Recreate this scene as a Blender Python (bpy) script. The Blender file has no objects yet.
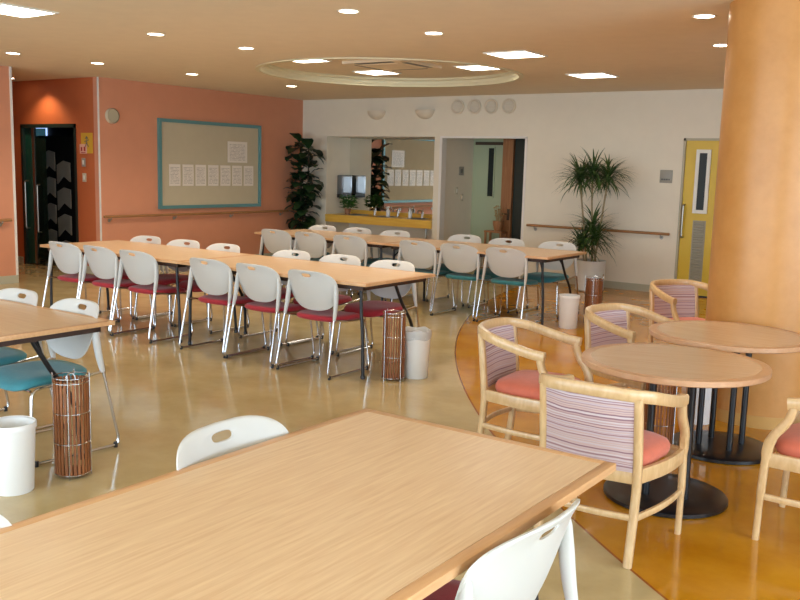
import bpy, bmesh, math, random
from mathutils import Vector, Matrix, noise as mnoise
random.seed(7)
PI = math.pi
S = bpy.context.scene
COL = S.collection

# ------------------------------------------------------------------ helpers
def lin(c):
    def f(u):
        u /= 255.0
        return u / 12.92 if u <= 0.04045 else ((u + 0.055) / 1.055) ** 2.4
    return (f(c[0]), f(c[1]), f(c[2]), 1.0)

class MB:
    """collects shapes that end up as ONE mesh object"""
    def __init__(self): self.v = []; self.f = []; self.mi = []
    def add(self, vs, fs, mi=0):
        b = len(self.v); self.v += [tuple(p) for p in vs]
        for q in fs: self.f.append([b + i for i in q]); self.mi.append(mi)
        return self
    def box(self, x0, x1, y0, y1, z0, z1, mi=0, c=0.0):
        if c <= 0:
            vs = [(x, y, z) for z in (z0, z1) for y in (y0, y1) for x in (x0, x1)]
            return self.add(vs, [(0,2,3,1),(4,5,7,6),(0,1,5,4),(2,6,7,3),(0,4,6,2),(1,3,7,5)], mi)
        bm = bmesh.new()
        bmesh.ops.create_cube(bm, size=1.0)
        for w in bm.verts: w.co = ((x0+x1)/2 + w.co.x*(x1-x0), (y0+y1)/2 + w.co.y*(y1-y0), (z0+z1)/2 + w.co.z*(z1-z0))
        bmesh.ops.bevel(bm, geom=bm.edges[:], offset=c, segments=2, affect='EDGES', profile=.5)
        bm.verts.ensure_lookup_table(); bm.verts.index_update()
        self.add([w.co[:] for w in bm.verts], [[w.index for w in q.verts] for q in bm.faces], mi)
        bm.free(); return self
    def tube(self, pts, r, n=8, closed=False, sx=1.0, sy=1.0, mi=0, up=None):
        pts = [Vector(p) for p in pts]; N = len(pts)
        rs = r if isinstance(r, (list, tuple)) else [r]*N
        T = []
        for i in range(N):
            if closed: t = pts[(i+1) % N] - pts[i-1]
            else: t = pts[min(i+1, N-1)] - pts[max(i-1, 0)]
            T.append(t.normalized() if t.length > 1e-9 else Vector((0,0,1)))
        u = Vector(up) if up else (Vector((0,0,1)) if abs(T[0].z) < .9 else Vector((1,0,0)))
        vs = []
        for i in range(N):
            if up: u = Vector(up)
            u = (u - T[i]*u.dot(T[i])); u.normalize()
            w = T[i].cross(u)
            for k in range(n):
                a = 2*PI*k/n
                vs.append(pts[i] + u*math.cos(a)*rs[i]*sx + w*math.sin(a)*rs[i]*sy)
        fs = []
        for i in range(N if closed else N-1):
            j = (i+1) % N
            for k in range(n):
                l = (k+1) % n
                fs.append((i*n+k, i*n+l, j*n+l, j*n+k))
        if not closed:
            fs.append([k for k in range(n)][::-1]); fs.append([(N-1)*n+k for k in range(n)])
        return self.add(vs, fs, mi)
    def bar(self, pts, w, h, mi=0, up=(0,0,1), c=.15):
        """sweep of a rounded rectangle w (side) x h (along up)"""
        pts = [Vector(p) for p in pts]; N = len(pts)
        ws = w if isinstance(w, (list, tuple)) else [w]*N
        hs = h if isinstance(h, (list, tuple)) else [h]*N
        U = Vector(up); vs = []
        k = c
        prof = [(-.5+k,-.5),(.5-k,-.5),(.5,-.5+k),(.5,.5-k),(.5-k,.5),(-.5+k,.5),(-.5,.5-k),(-.5,-.5+k)]
        n = 8
        for i in range(N):
            t = (pts[min(i+1,N-1)] - pts[max(i-1,0)]).normalized()
            u = (U - t*U.dot(t)).normalized(); s = t.cross(u)
            for a, b in prof: vs.append(pts[i] + s*a*ws[i] + u*b*hs[i])
        fs = []
        for i in range(N-1):
            for q in range(n):
                l = (q+1) % n
                fs.append((i*n+q, i*n+l, (i+1)*n+l, (i+1)*n+q))
        fs.append(list(range(n))[::-1]); fs.append([(N-1)*n+q for q in range(n)])
        return self.add(vs, fs, mi)
    def lathe(self, prof, n=32, cx=0, cy=0, mi=0, capb=True, capt=True):
        vs = []
        for r, z in prof:
            for k in range(n):
                a = 2*PI*k/n; vs.append((cx + r*math.cos(a), cy + r*math.sin(a), z))
        fs = []
        for i in range(len(prof)-1):
            for k in range(n):
                l = (k+1) % n; fs.append((i*n+k, i*n+l, (i+1)*n+l, (i+1)*n+k))
        if capb: fs.append(list(range(n))[::-1])
        if capt: fs.append([(len(prof)-1)*n+k for k in range(n)])
        return self.add(vs, fs, mi)
    def quad(self, a, b, c, d, mi=0): return self.add([a,b,c,d], [(0,1,2,3)], mi)
    def prism(self, out, axis, t0, t1, mi=0):
        """2-D outline extruded along axis ('x','y','z')"""
        def P(p, t): return {'x': (t,p[0],p[1]), 'y': (p[0],t,p[1]), 'z': (p[0],p[1],t)}[axis]
        n = len(out)
        vs = [P(p,t0) for p in out] + [P(p,t1) for p in out]
        fs = [list(range(n))[::-1], list(range(n,2*n))] + [(i,(i+1)%n,(i+1)%n+n,i+n) for i in range(n)]
        return self.add(vs, fs, mi)
    def mesh(self, name, mats, smooth=None):
        me = bpy.data.meshes.new(name); me.from_pydata(self.v, [], self.f)
        for m in (mats if isinstance(mats, (list, tuple)) else [mats]): me.materials.append(m)
        me.polygons.foreach_set('material_index', self.mi)
        bm = bmesh.new(); bm.from_mesh(me); bmesh.ops.recalc_face_normals(bm, faces=bm.faces[:]); bm.to_mesh(me); bm.free()
        if smooth is not None:
            me.polygons.foreach_set('use_smooth', [True]*len(me.polygons))
            me.set_sharp_from_angle(angle=math.radians(smooth))
        me.update(); return me

def obj(name, mb, mats, parent=None, smooth=40, loc=None, rz=0):
    o = bpy.data.objects.new(name, mb.mesh(name, mats, smooth)); COL.objects.link(o)
    if parent: o.parent = parent
    if loc is not None: o.location = loc; o.rotation_euler = (0,0,rz)
    return o
def tag(o, label, cat, group=None):
    o['label'] = label; o['category'] = cat
    if group: o['group'] = group
    return o
def thing(name, label, cat, loc=(0,0,0), rz=0, group=None):
    o = bpy.data.objects.new(name, None); COL.objects.link(o); o.empty_display_size = .1
    o.location = loc; o.rotation_euler = (0,0,rz)
    return tag(o, label, cat, group)
def struct(name, mb, mats, smooth=None, parent=None):
    o = obj(name, mb, mats, parent, smooth)
    if parent is None: o['kind'] = 'structure'
    return o
def dup(root, loc, rz, label, group=None):
    r = root.copy(); COL.objects.link(r); r.location = loc; r.rotation_euler = (0,0,rz); r['label'] = label
    if group: r['group'] = group
    for ch in list(root.children):
        c = ch.copy(); COL.objects.link(c); c.parent = r
        for g in ch.children:
            d = g.copy(); COL.objects.link(d); d.parent = c
    return r
def bez(p, n=10):
    """smooth open curve through control points (Catmull-Rom)"""
    p = [Vector(q) for q in p]; out = []
    for i in range(len(p)-1):
        a = p[max(i-1,0)]; b = p[i]; c = p[i+1]; d = p[min(i+2,len(p)-1)]
        for k in range(n):
            t = k/n
            out.append(.5*((2*b) + (c-a)*t + (2*a-5*b+4*c-d)*t*t + (3*b-a-3*c+d)*t**3))
    out.append(p[-1]); return out
def rounded(pts, r, n=5, closed=False):
    """polyline with rounded corners"""
    pts = [Vector(q) for q in pts]; N = len(pts); out = []
    for i in range(N):
        if not closed and i in (0, N-1): out.append(pts[i]); continue
        a, b, c = pts[i-1], pts[i], pts[(i+1) % N]
        d1 = (a-b); d2 = (c-b); rr = min(r, d1.length*.45, d2.length*.45)
        p1 = b + d1.normalized()*rr; p2 = b + d2.normalized()*rr
        for k in range(n+1):
            t = k/n; out.append(p1*(1-t)**2 + b*2*t*(1-t) + p2*t*t)
    return out

# ---------------------------------------------------------------- materials
def newmat(name):
    m = bpy.data.materials.new(name); m.use_nodes = True
    nt = m.node_tree; b = nt.nodes['Principled BSDF']
    return m, nt, b
def plain(name, c, rough=.5, metal=0.0, spec=.5, bump=0.0, bscale=200, vary=0.0, vscale=6, coat=0.0, sheen=0.0, trans=0.0, ior=None):
    m, nt, b = newmat(name)
    b.inputs['Base Color'].default_value = lin(c); b.inputs['Roughness'].default_value = rough
    b.inputs['Metallic'].default_value = metal; b.inputs['Specular IOR Level'].default_value = spec
    if coat: b.inputs['Coat Weight'].default_value = coat; b.inputs['Coat Roughness'].default_value = .12
    if sheen: b.inputs['Sheen Weight'].default_value = sheen
    if trans: b.inputs['Transmission Weight'].default_value = trans
    if ior: b.inputs['IOR'].default_value = ior
    tc = nt.nodes.new('ShaderNodeTexCoord')
    if vary:
        n = nt.nodes.new('ShaderNodeTexNoise'); n.inputs['Scale'].default_value = vscale; n.inputs['Detail'].default_value = 4
        nt.links.new(tc.outputs['Object'], n.inputs['Vector'])
        h = nt.nodes.new('ShaderNodeHueSaturation'); h.inputs['Color'].default_value = lin(c)
        mr = nt.nodes.new('ShaderNodeMapRange'); mr.inputs['From Min'].default_value = .3; mr.inputs['From Max'].default_value = .7
        mr.inputs['To Min'].default_value = 1-vary; mr.inputs['To Max'].default_value = 1+vary
        nt.links.new(n.outputs['Fac'], mr.inputs['Value']); nt.links.new(mr.outputs['Result'], h.inputs['Value'])
        nt.links.new(h.outputs['Color'], b.inputs['Base Color'])
    if bump:
        n = nt.nodes.new('ShaderNodeTexNoise'); n.inputs['Scale'].default_value = bscale
        nt.links.new(tc.outputs['Object'], n.inputs['Vector'])
        bp = nt.nodes.new('ShaderNodeBump'); bp.inputs['Strength'].default_value = bump; bp.inputs['Distance'].default_value = .002
        nt.links.new(n.outputs['Fac'], bp.inputs['Height']); nt.links.new(bp.outputs['Normal'], b.inputs['Normal'])
    return m
def wood(name, c1, c2, scale=(1,14,14), rough=.35, spec=.5, s=3.0, coat=0.0):
    m, nt, b = newmat(name)
    tc = nt.nodes.new('ShaderNodeTexCoord'); mp = nt.nodes.new('ShaderNodeMapping'); mp.inputs['Scale'].default_value = scale
    n = nt.nodes.new('ShaderNodeTexNoise'); n.inputs['Scale'].default_value = s; n.inputs['Detail'].default_value = 6; n.inputs['Distortion'].default_value = .6
    r = nt.nodes.new('ShaderNodeValToRGB'); r.color_ramp.elements[0].position = .32; r.color_ramp.elements[1].position = .68
    r.color_ramp.elements[0].color = lin(c2); r.color_ramp.elements[1].color = lin(c1)
    nt.links.new(tc.outputs['Object'], mp.inputs['Vector']); nt.links.new(mp.outputs['Vector'], n.inputs['Vector'])
    nt.links.new(n.outputs['Fac'], r.inputs['Fac']); nt.links.new(r.outputs['Color'], b.inputs['Base Color'])
    b.inputs['Roughness'].default_value = rough; b.inputs['Specular IOR Level'].default_value = spec
    if coat: b.inputs['Coat Weight'].default_value = coat; b.inputs['Coat Roughness'].default_value = .15
    return m
def glow(name, c, s):
    m, nt, b = newmat(name)
    b.inputs['Base Color'].default_value = lin((230,230,225)); b.inputs['Emission Color'].default_value = lin(c); b.inputs['Emission Strength'].default_value = s
    return m

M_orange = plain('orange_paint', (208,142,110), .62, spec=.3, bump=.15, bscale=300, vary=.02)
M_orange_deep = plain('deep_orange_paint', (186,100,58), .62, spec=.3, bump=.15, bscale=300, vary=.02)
M_cream = plain('cream_wall_paint', (226,215,195), .65, spec=.3, bump=.15, bscale=300, vary=.015)
M_ceil = plain('ceiling_board', (232,217,192), .8, spec=.2, bump=.3, bscale=120, vary=.02)
M_recess = plain('recess_moulding', (222,214,180), .45, spec=.4)
M_base = plain('baseboard_vinyl', (176,172,150), .45)
M_guard = plain('corner_guard', (226,220,212), .35)
M_white = plain('white_trim', (225,220,208), .4)
M_yellow = plain('yellow_door_paint', (214,178,52), .45, vary=.03, vscale=3)
M_green_dk = plain('dark_green_frame', (20,74,62), .4)
M_green_pale = plain('pale_green_door', (172,182,150), .5)
M_dark = plain('unlit_room_shade', (34,32,28), .7)  # near-black colour carries the darkness of unlit rooms
M_black = plain('black_steel', (24,24,27), .32, spec=.5)
M_blackbase = plain('black_enamel', (20,20,23), .28, spec=.5)
M_chrome = plain('chrome_tube', (196,196,198), .2, metal=1.0)
M_alu = plain('brushed_aluminium', (170,168,160), .35, metal=1.0)
M_shell = plain('grey_white_plastic', (203,201,197), .38, spec=.45)
M_red = plain('red_upholstery', (168,28,44), .75, sheen=.2, bump=.3, bscale=500, vary=.06, vscale=40)
M_teal = plain('teal_upholstery', (52,128,138), .75, sheen=.2, bump=.3, bscale=500, vary=.06, vscale=40)
M_salmon = plain('salmon_upholstery', (205,104,78), .7, sheen=.25, bump=.3, bscale=400, vary=.05, vscale=30)
M_bin = plain('white_bin_plastic', (232,230,228), .35)
M_liner = plain('clear_bin_liner', (240,240,240), .25, trans=.45)
M_top = wood('maple_laminate', (228,197,160), (214,177,139), (1.2,22,22), .3, .5, 4)
M_band = wood('cherry_edge_band', (214,168,122), (204,154,108), (2,20,20), .35, .5, 3)
M_under = plain('dark_table_underside', (58,36,26), .5)
M_round = wood('maple_round_top', (222,190,158), (208,172,138), (1.2,22,22), .22, .6, 2.6)
M_roundedge = wood('maple_round_edge', (206,162,124), (196,148,110), (2,20,20), .3, .5, 3)
M_chairwood = wood('beech_chair_wood', (216,182,136), (200,162,114), (4,4,1.5), .3, .5, 9, coat=.25)
M_rail = wood('handrail_wood', (168,122,78), (150,104,62), (3,3,20), .4, .4, 3)
M_slat = wood('brown_slat_wood', (158,98,58), (116,68,38), (20,20,1.5), .45, .4, 5)
M_counter = wood('yellow_counter_wood', (226,184,84), (214,166,66), (1,10,10), .3, .5, 3)
M_brown = wood('brown_jamb_wood', (176,124,82), (156,104,66), (14,14,1), .45, .4, 3)
M_boardface = plain('notice_board_felt', (190,178,152), .85, spec=.2, bump=.3, bscale=500, vary=.02)
M_boardframe = plain('teal_board_frame', (96,142,144), .4, metal=.2)
M_pillar, nt, b = newmat('orange_column_finish')
tc = nt.nodes.new('ShaderNodeTexCoord'); n1 = nt.nodes.new('ShaderNodeTexNoise'); n1.inputs['Scale'].default_value = 5; n1.inputs['Detail'].default_value = 7; n1.inputs['Roughness'].default_value = .65
r1 = nt.nodes.new('ShaderNodeValToRGB'); r1.color_ramp.elements[0].position = .3; r1.color_ramp.elements[1].position = .75
r1.color_ramp.elements[0].color = lin((190,132,68)); r1.color_ramp.elements[1].color = lin((206,148,84))
nt.links.new(tc.outputs['Object'], n1.inputs['Vector']); nt.links.new(n1.outputs['Fac'], r1.inputs['Fac']); nt.links.new(r1.outputs['Color'], b.inputs['Base Color'])
b.inputs['Roughness'].default_value = .38; b.inputs['Specular IOR Level'].default_value = .5
M_mirror = plain('mirror_glass', (232,232,226), .02, metal=1.0)
M_paper, nt, b = newmat('printed_paper')
tc = nt.nodes.new('ShaderNodeTexCoord'); sp = nt.nodes.new('ShaderNodeSeparateXYZ'); nt.links.new(tc.outputs['Generated'], sp.inputs[0])
wv = nt.nodes.new('ShaderNodeMath'); wv.operation = 'MULTIPLY'; wv.inputs[1].default_value = 15; nt.links.new(sp.outputs['Z'], wv.inputs[0])
fr = nt.nodes.new('ShaderNodeMath'); fr.operation = 'FRACT'; nt.links.new(wv.outputs[0], fr.inputs[0])
gt = nt.nodes.new('ShaderNodeMath'); gt.operation = 'GREATER_THAN'; gt.inputs[1].default_value = .6; nt.links.new(fr.outputs[0], gt.inputs[0])
nz = nt.nodes.new('ShaderNodeTexNoise'); nz.inputs['Scale'].default_value = 9; mp = nt.nodes.new('ShaderNodeMapping'); mp.inputs['Scale'].default_value = (1,4,9)
nt.links.new(tc.outputs['Object'], mp.inputs['Vector']); nt.links.new(mp.outputs['Vector'], nz.inputs['Vector'])
g2 = nt.nodes.new('ShaderNodeMath'); g2.operation = 'GREATER_THAN'; g2.inputs[1].default_value = .46; nt.links.new(nz.outputs['Fac'], g2.inputs[0])
def edge(axis):
    a = nt.nodes.new('ShaderNodeMath'); a.operation = 'SUBTRACT'; a.inputs[1].default_value = .5; nt.links.new(sp.outputs[axis], a.inputs[0])
    c = nt.nodes.new('ShaderNodeMath'); c.operation = 'ABSOLUTE'; nt.links.new(a.outputs[0], c.inputs[0])
    d = nt.nodes.new('ShaderNodeMath'); d.operation = 'LESS_THAN'; d.inputs[1].default_value = .4; nt.links.new(c.outputs[0], d.inputs[0]); return d
prev = gt
for q in (g2, edge('Y'), edge('Z')):
    mm = nt.nodes.new('ShaderNodeMath'); mm.operation = 'MULTIPLY'; nt.links.new(prev.outputs[0], mm.inputs[0]); nt.links.new(q.outputs[0], mm.inputs[1]); prev = mm
mx = nt.nodes.new('ShaderNodeMixRGB'); mx.inputs['Color1'].default_value = lin((226,216,204)); mx.inputs['Color2'].default_value = lin((170,160,152)); nt.links.new(prev.outputs[0], mx.inputs['Fac'])
nt.links.new(mx.outputs[0], b.inputs['Base Color']); b.inputs['Roughness'].default_value = .4

# striped chair fabric: thin wavy lilac / cream / plum weft lines
M_stripe, nt, b = newmat('striped_chair_fabric')
tc = nt.nodes.new('ShaderNodeTexCoord'); mp = nt.nodes.new('ShaderNodeMapping'); mp.inputs['Scale'].default_value = (1,1,1)
nz = nt.nodes.new('ShaderNodeTexNoise'); nz.inputs['Scale'].default_value = 10; nz.inputs['Detail'].default_value = 1
nt.links.new(tc.outputs['Object'], nz.inputs['Vector'])
sp = nt.nodes.new('ShaderNodeSeparateXYZ'); nt.links.new(tc.outputs['Object'], sp.inputs[0])
a1 = nt.nodes.new('ShaderNodeMath'); a1.operation = 'MULTIPLY_ADD'; a1.inputs[1].default_value = .010; nt.links.new(nz.outputs['Fac'], a1.inputs[0]); nt.links.new(sp.outputs['Z'], a1.inputs[2])
n2 = nt.nodes.new('ShaderNodeTexNoise'); n2.noise_dimensions = '1D'; n2.inputs['Scale'].default_value = 115; n2.inputs['Detail'].default_value = 2
nt.links.new(a1.outputs[0], n2.inputs['W'])
r1 = nt.nodes.new('ShaderNodeValToRGB'); cr = r1.color_ramp
cr.elements[0].position = .3; cr.elements[0].color = lin((134,100,112)); cr.elements[1].position = .72; cr.elements[1].color = lin((210,196,196))
e = cr.elements.new(.42); e.color = lin((172,138,144)); e = cr.elements.new(.5); e.color = lin((200,172,164)); e = cr.elements.new(.6); e.color = lin((190,174,186))
nt.links.new(n2.outputs['Fac'], r1.inputs['Fac']); nt.links.new(r1.outputs['Color'], b.inputs['Base Color']); b.inputs['Roughness'].default_value = .85

# floor: polished beige sheet with an amber field inside a big arc
M_floor, nt, b = newmat('polished_two_tone_floor')
tc = nt.nodes.new('ShaderNodeTexCoord'); OBJ = tc.outputs['Object']
vm = nt.nodes.new('ShaderNodeVectorMath'); vm.operation = 'DISTANCE'; vm.inputs[1].default_value = (7.018, 13.55, 0); nt.links.new(OBJ, vm.inputs[0])
ins = nt.nodes.new('ShaderNodeMath'); ins.operation = 'LESS_THAN'; ins.inputs[1].default_value = 13.07; nt.links.new(vm.outputs['Value'], ins.inputs[0])
ab = nt.nodes.new('ShaderNodeMath'); ab.operation = 'SUBTRACT'; ab.inputs[1].default_value = 13.075; nt.links.new(vm.outputs['Value'], ab.inputs[0])
ac = nt.nodes.new('ShaderNodeMath'); ac.operation = 'ABSOLUTE'; nt.links.new(ab.outputs[0], ac.inputs[0])
ln = nt.nodes.new('ShaderNodeMath'); ln.operation = 'LESS_THAN'; ln.inputs[1].default_value = .006; nt.links.new(ac.outputs[0], ln.inputs[0])
nzA = nt.nodes.new('ShaderNodeTexNoise'); nzA.inputs['Scale'].default_value = 2.2; nzA.inputs['Detail'].default_value = 7; nzA.inputs['Roughness'].default_value = .62; nt.links.new(OBJ, nzA.inputs['Vector'])
rb = nt.nodes.new('ShaderNodeValToRGB'); rb.color_ramp.elements[0].position = .32; rb.color_ramp.elements[1].position = .68
rb.color_ramp.elements[0].color = lin((176,154,108)); rb.color_ramp.elements[1].color = lin((198,178,134)); nt.links.new(nzA.outputs['Fac'], rb.inputs['Fac'])
ra = nt.nodes.new('ShaderNodeValToRGB'); ra.color_ramp.elements[0].position = .3; ra.color_ramp.elements[1].position = .7
ra.color_ramp.elements[0].color = lin((176,112,12)); ra.color_ramp.elements[1].color = lin((206,146,34)); nt.links.new(nzA.outputs['Fac'], ra.inputs['Fac'])
m1 = nt.nodes.new('ShaderNodeMixRGB'); nt.links.new(ins.outputs[0], m1.inputs['Fac']); nt.links.new(rb.outputs['Color'], m1.inputs['Color1']); nt.links.new(ra.outputs['Color'], m1.inputs['Color2'])
m2 = nt.nodes.new('ShaderNodeMixRGB'); m2.inputs['Color2'].default_value = lin((150,84,30)); nt.links.new(ln.outputs[0], m2.inputs['Fac']); nt.links.new(m1.outputs[0], m2.inputs['Color1'])
nt.links.new(m2.outputs[0], b.inputs['Base Color'])
nzB = nt.nodes.new('ShaderNodeTexNoise'); nzB.inputs['Scale'].default_value = 5; nzB.inputs['Detail'].default_value = 5; nt.links.new(OBJ, nzB.inputs['Vector'])
mr = nt.nodes.new('ShaderNodeMapRange'); mr.inputs['From Min'].default_value = .35; mr.inputs['From Max'].default_value = .7; mr.inputs['To Min'].default_value = .07; mr.inputs['To Max'].default_value = .2
nt.links.new(nzB.outputs['Fac'], mr.inputs['Value']); nt.links.new(mr.outputs['Result'], b.inputs['Roughness'])
nzC = nt.nodes.new('ShaderNodeTexNoise'); nzC.inputs['Scale'].default_value = 3.0; nzC.inputs['Detail'].default_value = 2; nt.links.new(OBJ, nzC.inputs['Vector'])
bp = nt.nodes.new('ShaderNodeBump'); bp.inputs['Strength'].default_value = .06; bp.inputs['Distance'].default_value = .02; nt.links.new(nzC.outputs['Fac'], bp.inputs['Height']); nt.links.new(bp.outputs['Normal'], b.inputs['Normal'])
b.inputs['Specular IOR Level'].default_value = .6

M_leaf_ficus = plain('dark_ficus_leaf', (34,58,30), .4, spec=.5, vary=.35, vscale=4)
M_leaf_drac = plain('dracaena_leaf', (66,92,44), .45, spec=.4, vary=.35, vscale=5)
M_leaf_small = plain('small_plant_leaf', (70,116,44), .5, vary=.3, vscale=20)
M_stem = plain('pale_plant_stem', (150,132,98), .7, vary=.15, vscale=20)
M_stem_dk = plain('dark_plant_stem', (74,58,40), .7)
M_soil = plain('potting_soil', (52,38,26), .95)
M_pot = plain('grey_white_pot', (208,208,204), .4)
M_clay = plain('terracotta_pot', (150,104,74), .7)
M_grey = plain('grey_plastic_plate', (150,144,132), .4)
M_greydark = plain('dark_grey_print', (92,88,82), .6)
M_beige = plain('beige_plastic', (196,184,158), .45)
M_wallcap = plain('wall_coloured_vent', (220,206,184), .6)
M_posty = plain('yellow_poster', (206,158,48), .6)
M_postp = plain('pink_poster', (222,170,150), .6)
M_redprint = plain('red_print', (170,48,44), .6)
M_darkglass = plain('dark_glass', (40,44,42), .35, spec=.2)
M_tintglass = plain('tinted_door_glass', (60,90,80), .03, trans=.85, ior=1.1)
M_patch = plain('grey_cloth_patch', (212,204,190), .9)
M_cloth = plain('black_cloth', (22,20,18), .95)
M_soap = plain('white_bottle', (232,230,226), .3)
M_dryflower = plain('dried_flowers', (176,150,104), .9)
M_lamp = glow('downlight_lens', (255,240,214), 14.0)
M_panel = glow('ceiling_panel_lens', (255,248,232), 9.0)
M_sky = glow('daylit_transom', (170,200,255), 1.0)
M_dispenser = plain('steel_dispenser', (140,144,152), .35, metal=1.0)

# ------------------------------------------------------------------- room
XL, XR, YB, YF, ZC = -10.615, 3.5, -3.2, 11.94, 2.704
YD, YN = 7.76, 6.5           # recess in the orange wall: door wall and near jamb
XE = -13.4                   # end of recess
fl = MB(); fl.box(XE, XR, YB, 13.4, -.1, 0); struct('floor', fl, M_floor)

# ceiling with a round recess
cx, cy, R, ZR = -6.54, 8.904, 1.544, 2.804
ce = MB(); N = 64; sq = 2.0
ring = []
for k in range(N):
    a = 2*PI*k/N; c, s_ = math.cos(a), math.sin(a); m = sq/max(abs(c), abs(s_))
    ring.append(((cx+R*c, cy+R*s_, ZC), (cx+m*c, cy+m*s_, ZC)))
for k in range(N):
    l = (k+1) % N; ce.quad(ring[k][0], ring[l][0], ring[l][1], ring[k][1])
XA, XB, YA, YBc = XE, XR, YB, 13.4
for x0, x1, y0, y1 in ((XA, cx-sq, YA, YBc), (cx+sq, XB, YA, YBc), (cx-sq, cx+sq, YA, cy-sq), (cx-sq, cx+sq, cy+sq, YBc)):
    ce.quad((x0,y0,ZC),(x1,y0,ZC),(x1,y1,ZC),(x0,y1,ZC))
ce.box(XA, XB, YA, YBc, ZC+.25, ZC+.3)
ce.lathe([(R, ZC), (R-.02, ZC+.03), (R-.02, ZC+.06), (R-.05, ZC+.075), (R-.05, ZR), (.001, ZR)], 96, cx, cy, mi=1, capb=False, capt=False)
ce.lathe([(R+.05, ZC-.001), (R+.05, ZC-.012), (R-.002, ZC-.012), (R-.002, ZC+.02)], 96, cx, cy, mi=1, capb=False, capt=False)
me_c = struct('ceiling', ce, [M_ceil, M_recess], smooth=30)
for p in me_c.data.polygons:      # the flat of the recess is ceiling board
    if p.material_index == 1 and p.center.z > ZR-.002: p.material_index = 0

def wall_y(mb, y0, y1, xs, holes):
    """wall slab between y0,y1 spanning xs, with rectangular holes (x0,x1,z0,z1)"""
    cur = xs[0]
    for h in sorted(holes):
        if h[0] > cur: mb.box(cur, h[0], y0, y1, 0, ZC)
        if h[2] > 0: mb.box(h[0], h[1], y0, y1, 0, h[2])
        if h[3] < ZC: mb.box(h[0], h[1], y0, y1, h[3], ZC)
        cur = h[1]
    if cur < xs[1]: mb.box(cur, xs[1], y0, y1, 0, ZC)
def wall_x(mb, x0, x1, ys, holes):
    cur = ys[0]
    for h in sorted(holes):
        if h[0] > cur: mb.box(x0, x1, cur, h[0], 0, ZC)
        if h[2] > 0: mb.box(x0, x1, h[0], h[1], 0, h[2])
        if h[3] < ZC: mb.box(x0, x1, h[0], h[1], h[3], ZC)
        cur = h[1]
    if cur < ys[1]: mb.box(x0, x1, cur, ys[1], 0, ZC)

ALX0, ALX1, ALZ = -10.06, -7.86, 2.09       # washbasin alcove
OPX0, OPX1, OPZ = -7.75, -6.24, 2.088       # corridor opening
DRX0, DRX1, DRZ = -3.93, -3.02, 2.08        # yellow door
w = MB(); wall_y(w, YF, YF+.12, (XL, XR), [(ALX0, ALX1, 0, ALZ), (OPX0, OPX1, 0, OPZ), (DRX0, DRX1, 0, DRZ)])
struct('wall_far', w, M_cream)
w = MB()       # alcove shell behind the far wall
w.box(ALX0-.1, ALX0, YF+.12, 12.68, 0, ALZ); w.box(ALX1, ALX1+.06, YF+.12, 12.68, 0, ALZ); w.box(ALX0-.1, ALX1+.06, 12.58, 12.68, 0, ALZ+.1); w.box(ALX0, ALX1, YF+.12, 12.58, ALZ, ALZ+.1)
struct('wall_alcove', w, M_cream)
w = MB()       # corridor behind the opening
w.box(OPX0-.05, OPX0, YF+.12, 13.4, 0, OPZ+.1); w.box(OPX1, OPX1+.1, YF+.12, 13.4, 0, OPZ+.1); w.box(OPX0, OPX1, YF+.12, 13.4, OPZ+.02, OPZ+.1); w.box(OPX0, OPX1+.1, 13.3, 13.4, 0, OPZ)
struct('wall_corridor', w, [M_cream])
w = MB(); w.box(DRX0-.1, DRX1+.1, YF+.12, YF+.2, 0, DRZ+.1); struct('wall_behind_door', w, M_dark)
w = MB(); w.box(XL-.1, XL, YD, YF+.12, 0, ZC); struct('wall_left', w, M_orange)
w = MB(); w.box(XL-.1, XL, YB, YN, 0, ZC); w.box(XE, XL-.1, YN-.1, YN, 0, ZC); struct('wall_near_left', w, M_orange)
LDX0, LDX1, LDZ = -12.46, -11.12, 2.08
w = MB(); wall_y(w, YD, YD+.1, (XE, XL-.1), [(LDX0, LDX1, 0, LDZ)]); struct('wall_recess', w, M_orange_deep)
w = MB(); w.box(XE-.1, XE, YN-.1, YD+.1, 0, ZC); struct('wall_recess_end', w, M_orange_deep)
w = MB()       # entrance lobby behind the glass door, its darkness put into near-black walls
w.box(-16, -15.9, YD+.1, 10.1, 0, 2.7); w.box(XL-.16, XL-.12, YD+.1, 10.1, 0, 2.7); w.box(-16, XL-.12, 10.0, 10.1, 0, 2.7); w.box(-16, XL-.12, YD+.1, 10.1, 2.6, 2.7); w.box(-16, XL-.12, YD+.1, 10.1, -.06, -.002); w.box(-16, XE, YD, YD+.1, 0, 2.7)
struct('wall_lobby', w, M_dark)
w = MB(); wall_y(w, YB-.15, YB, (XL, XR), [(-9.6,-6.4,.3,2.6), (-5.9,-2.7,.3,2.6), (-2.2,1.0,.3,2.6)]); struct('wall_back', w, M_cream)
w = MB(); wall_x(w, XR, XR+.15, (YB, YF+.12), [(-2.4,1.0,.3,2.6), (1.5,4.9,.3,2.6)]); struct('wall_right', w, M_cream)
# window frames behind and beside the camera
wn = 0
for (x0, x1) in ((-9.6,-6.4), (-5.9,-2.7), (-2.2,1.0)):
    wn += 1; f_ = MB()
    for a, c in ((x0, x0+.05), (x1-.05, x1), ((x0+x1)/2-.025, (x0+x1)/2+.025)): f_.box(a, c, YB-.1, YB-.04, .3, 2.6)
    f_.box(x0, x1, YB-.1, YB-.04, .3, .35); f_.box(x0, x1, YB-.1, YB-.04, 2.55, 2.6)
    struct('window_%d' % wn, f_, M_white)
for (y0, y1) in ((-2.4,1.0), (1.5,4.9)):
    wn += 1; f_ = MB()
    for a, c in ((y0, y0+.05), (y1-.05, y1), ((y0+y1)/2-.025, (y0+y1)/2+.025)): f_.box(XR+.04, XR+.1, a, c, .3, 2.6)
    f_.box(XR+.04, XR+.1, y0, y1, .3, .35); f_.box(XR+.04, XR+.1, y0, y1, 2.55, 2.6)
    struct('window_%d' % wn, f_, M_white)

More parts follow.
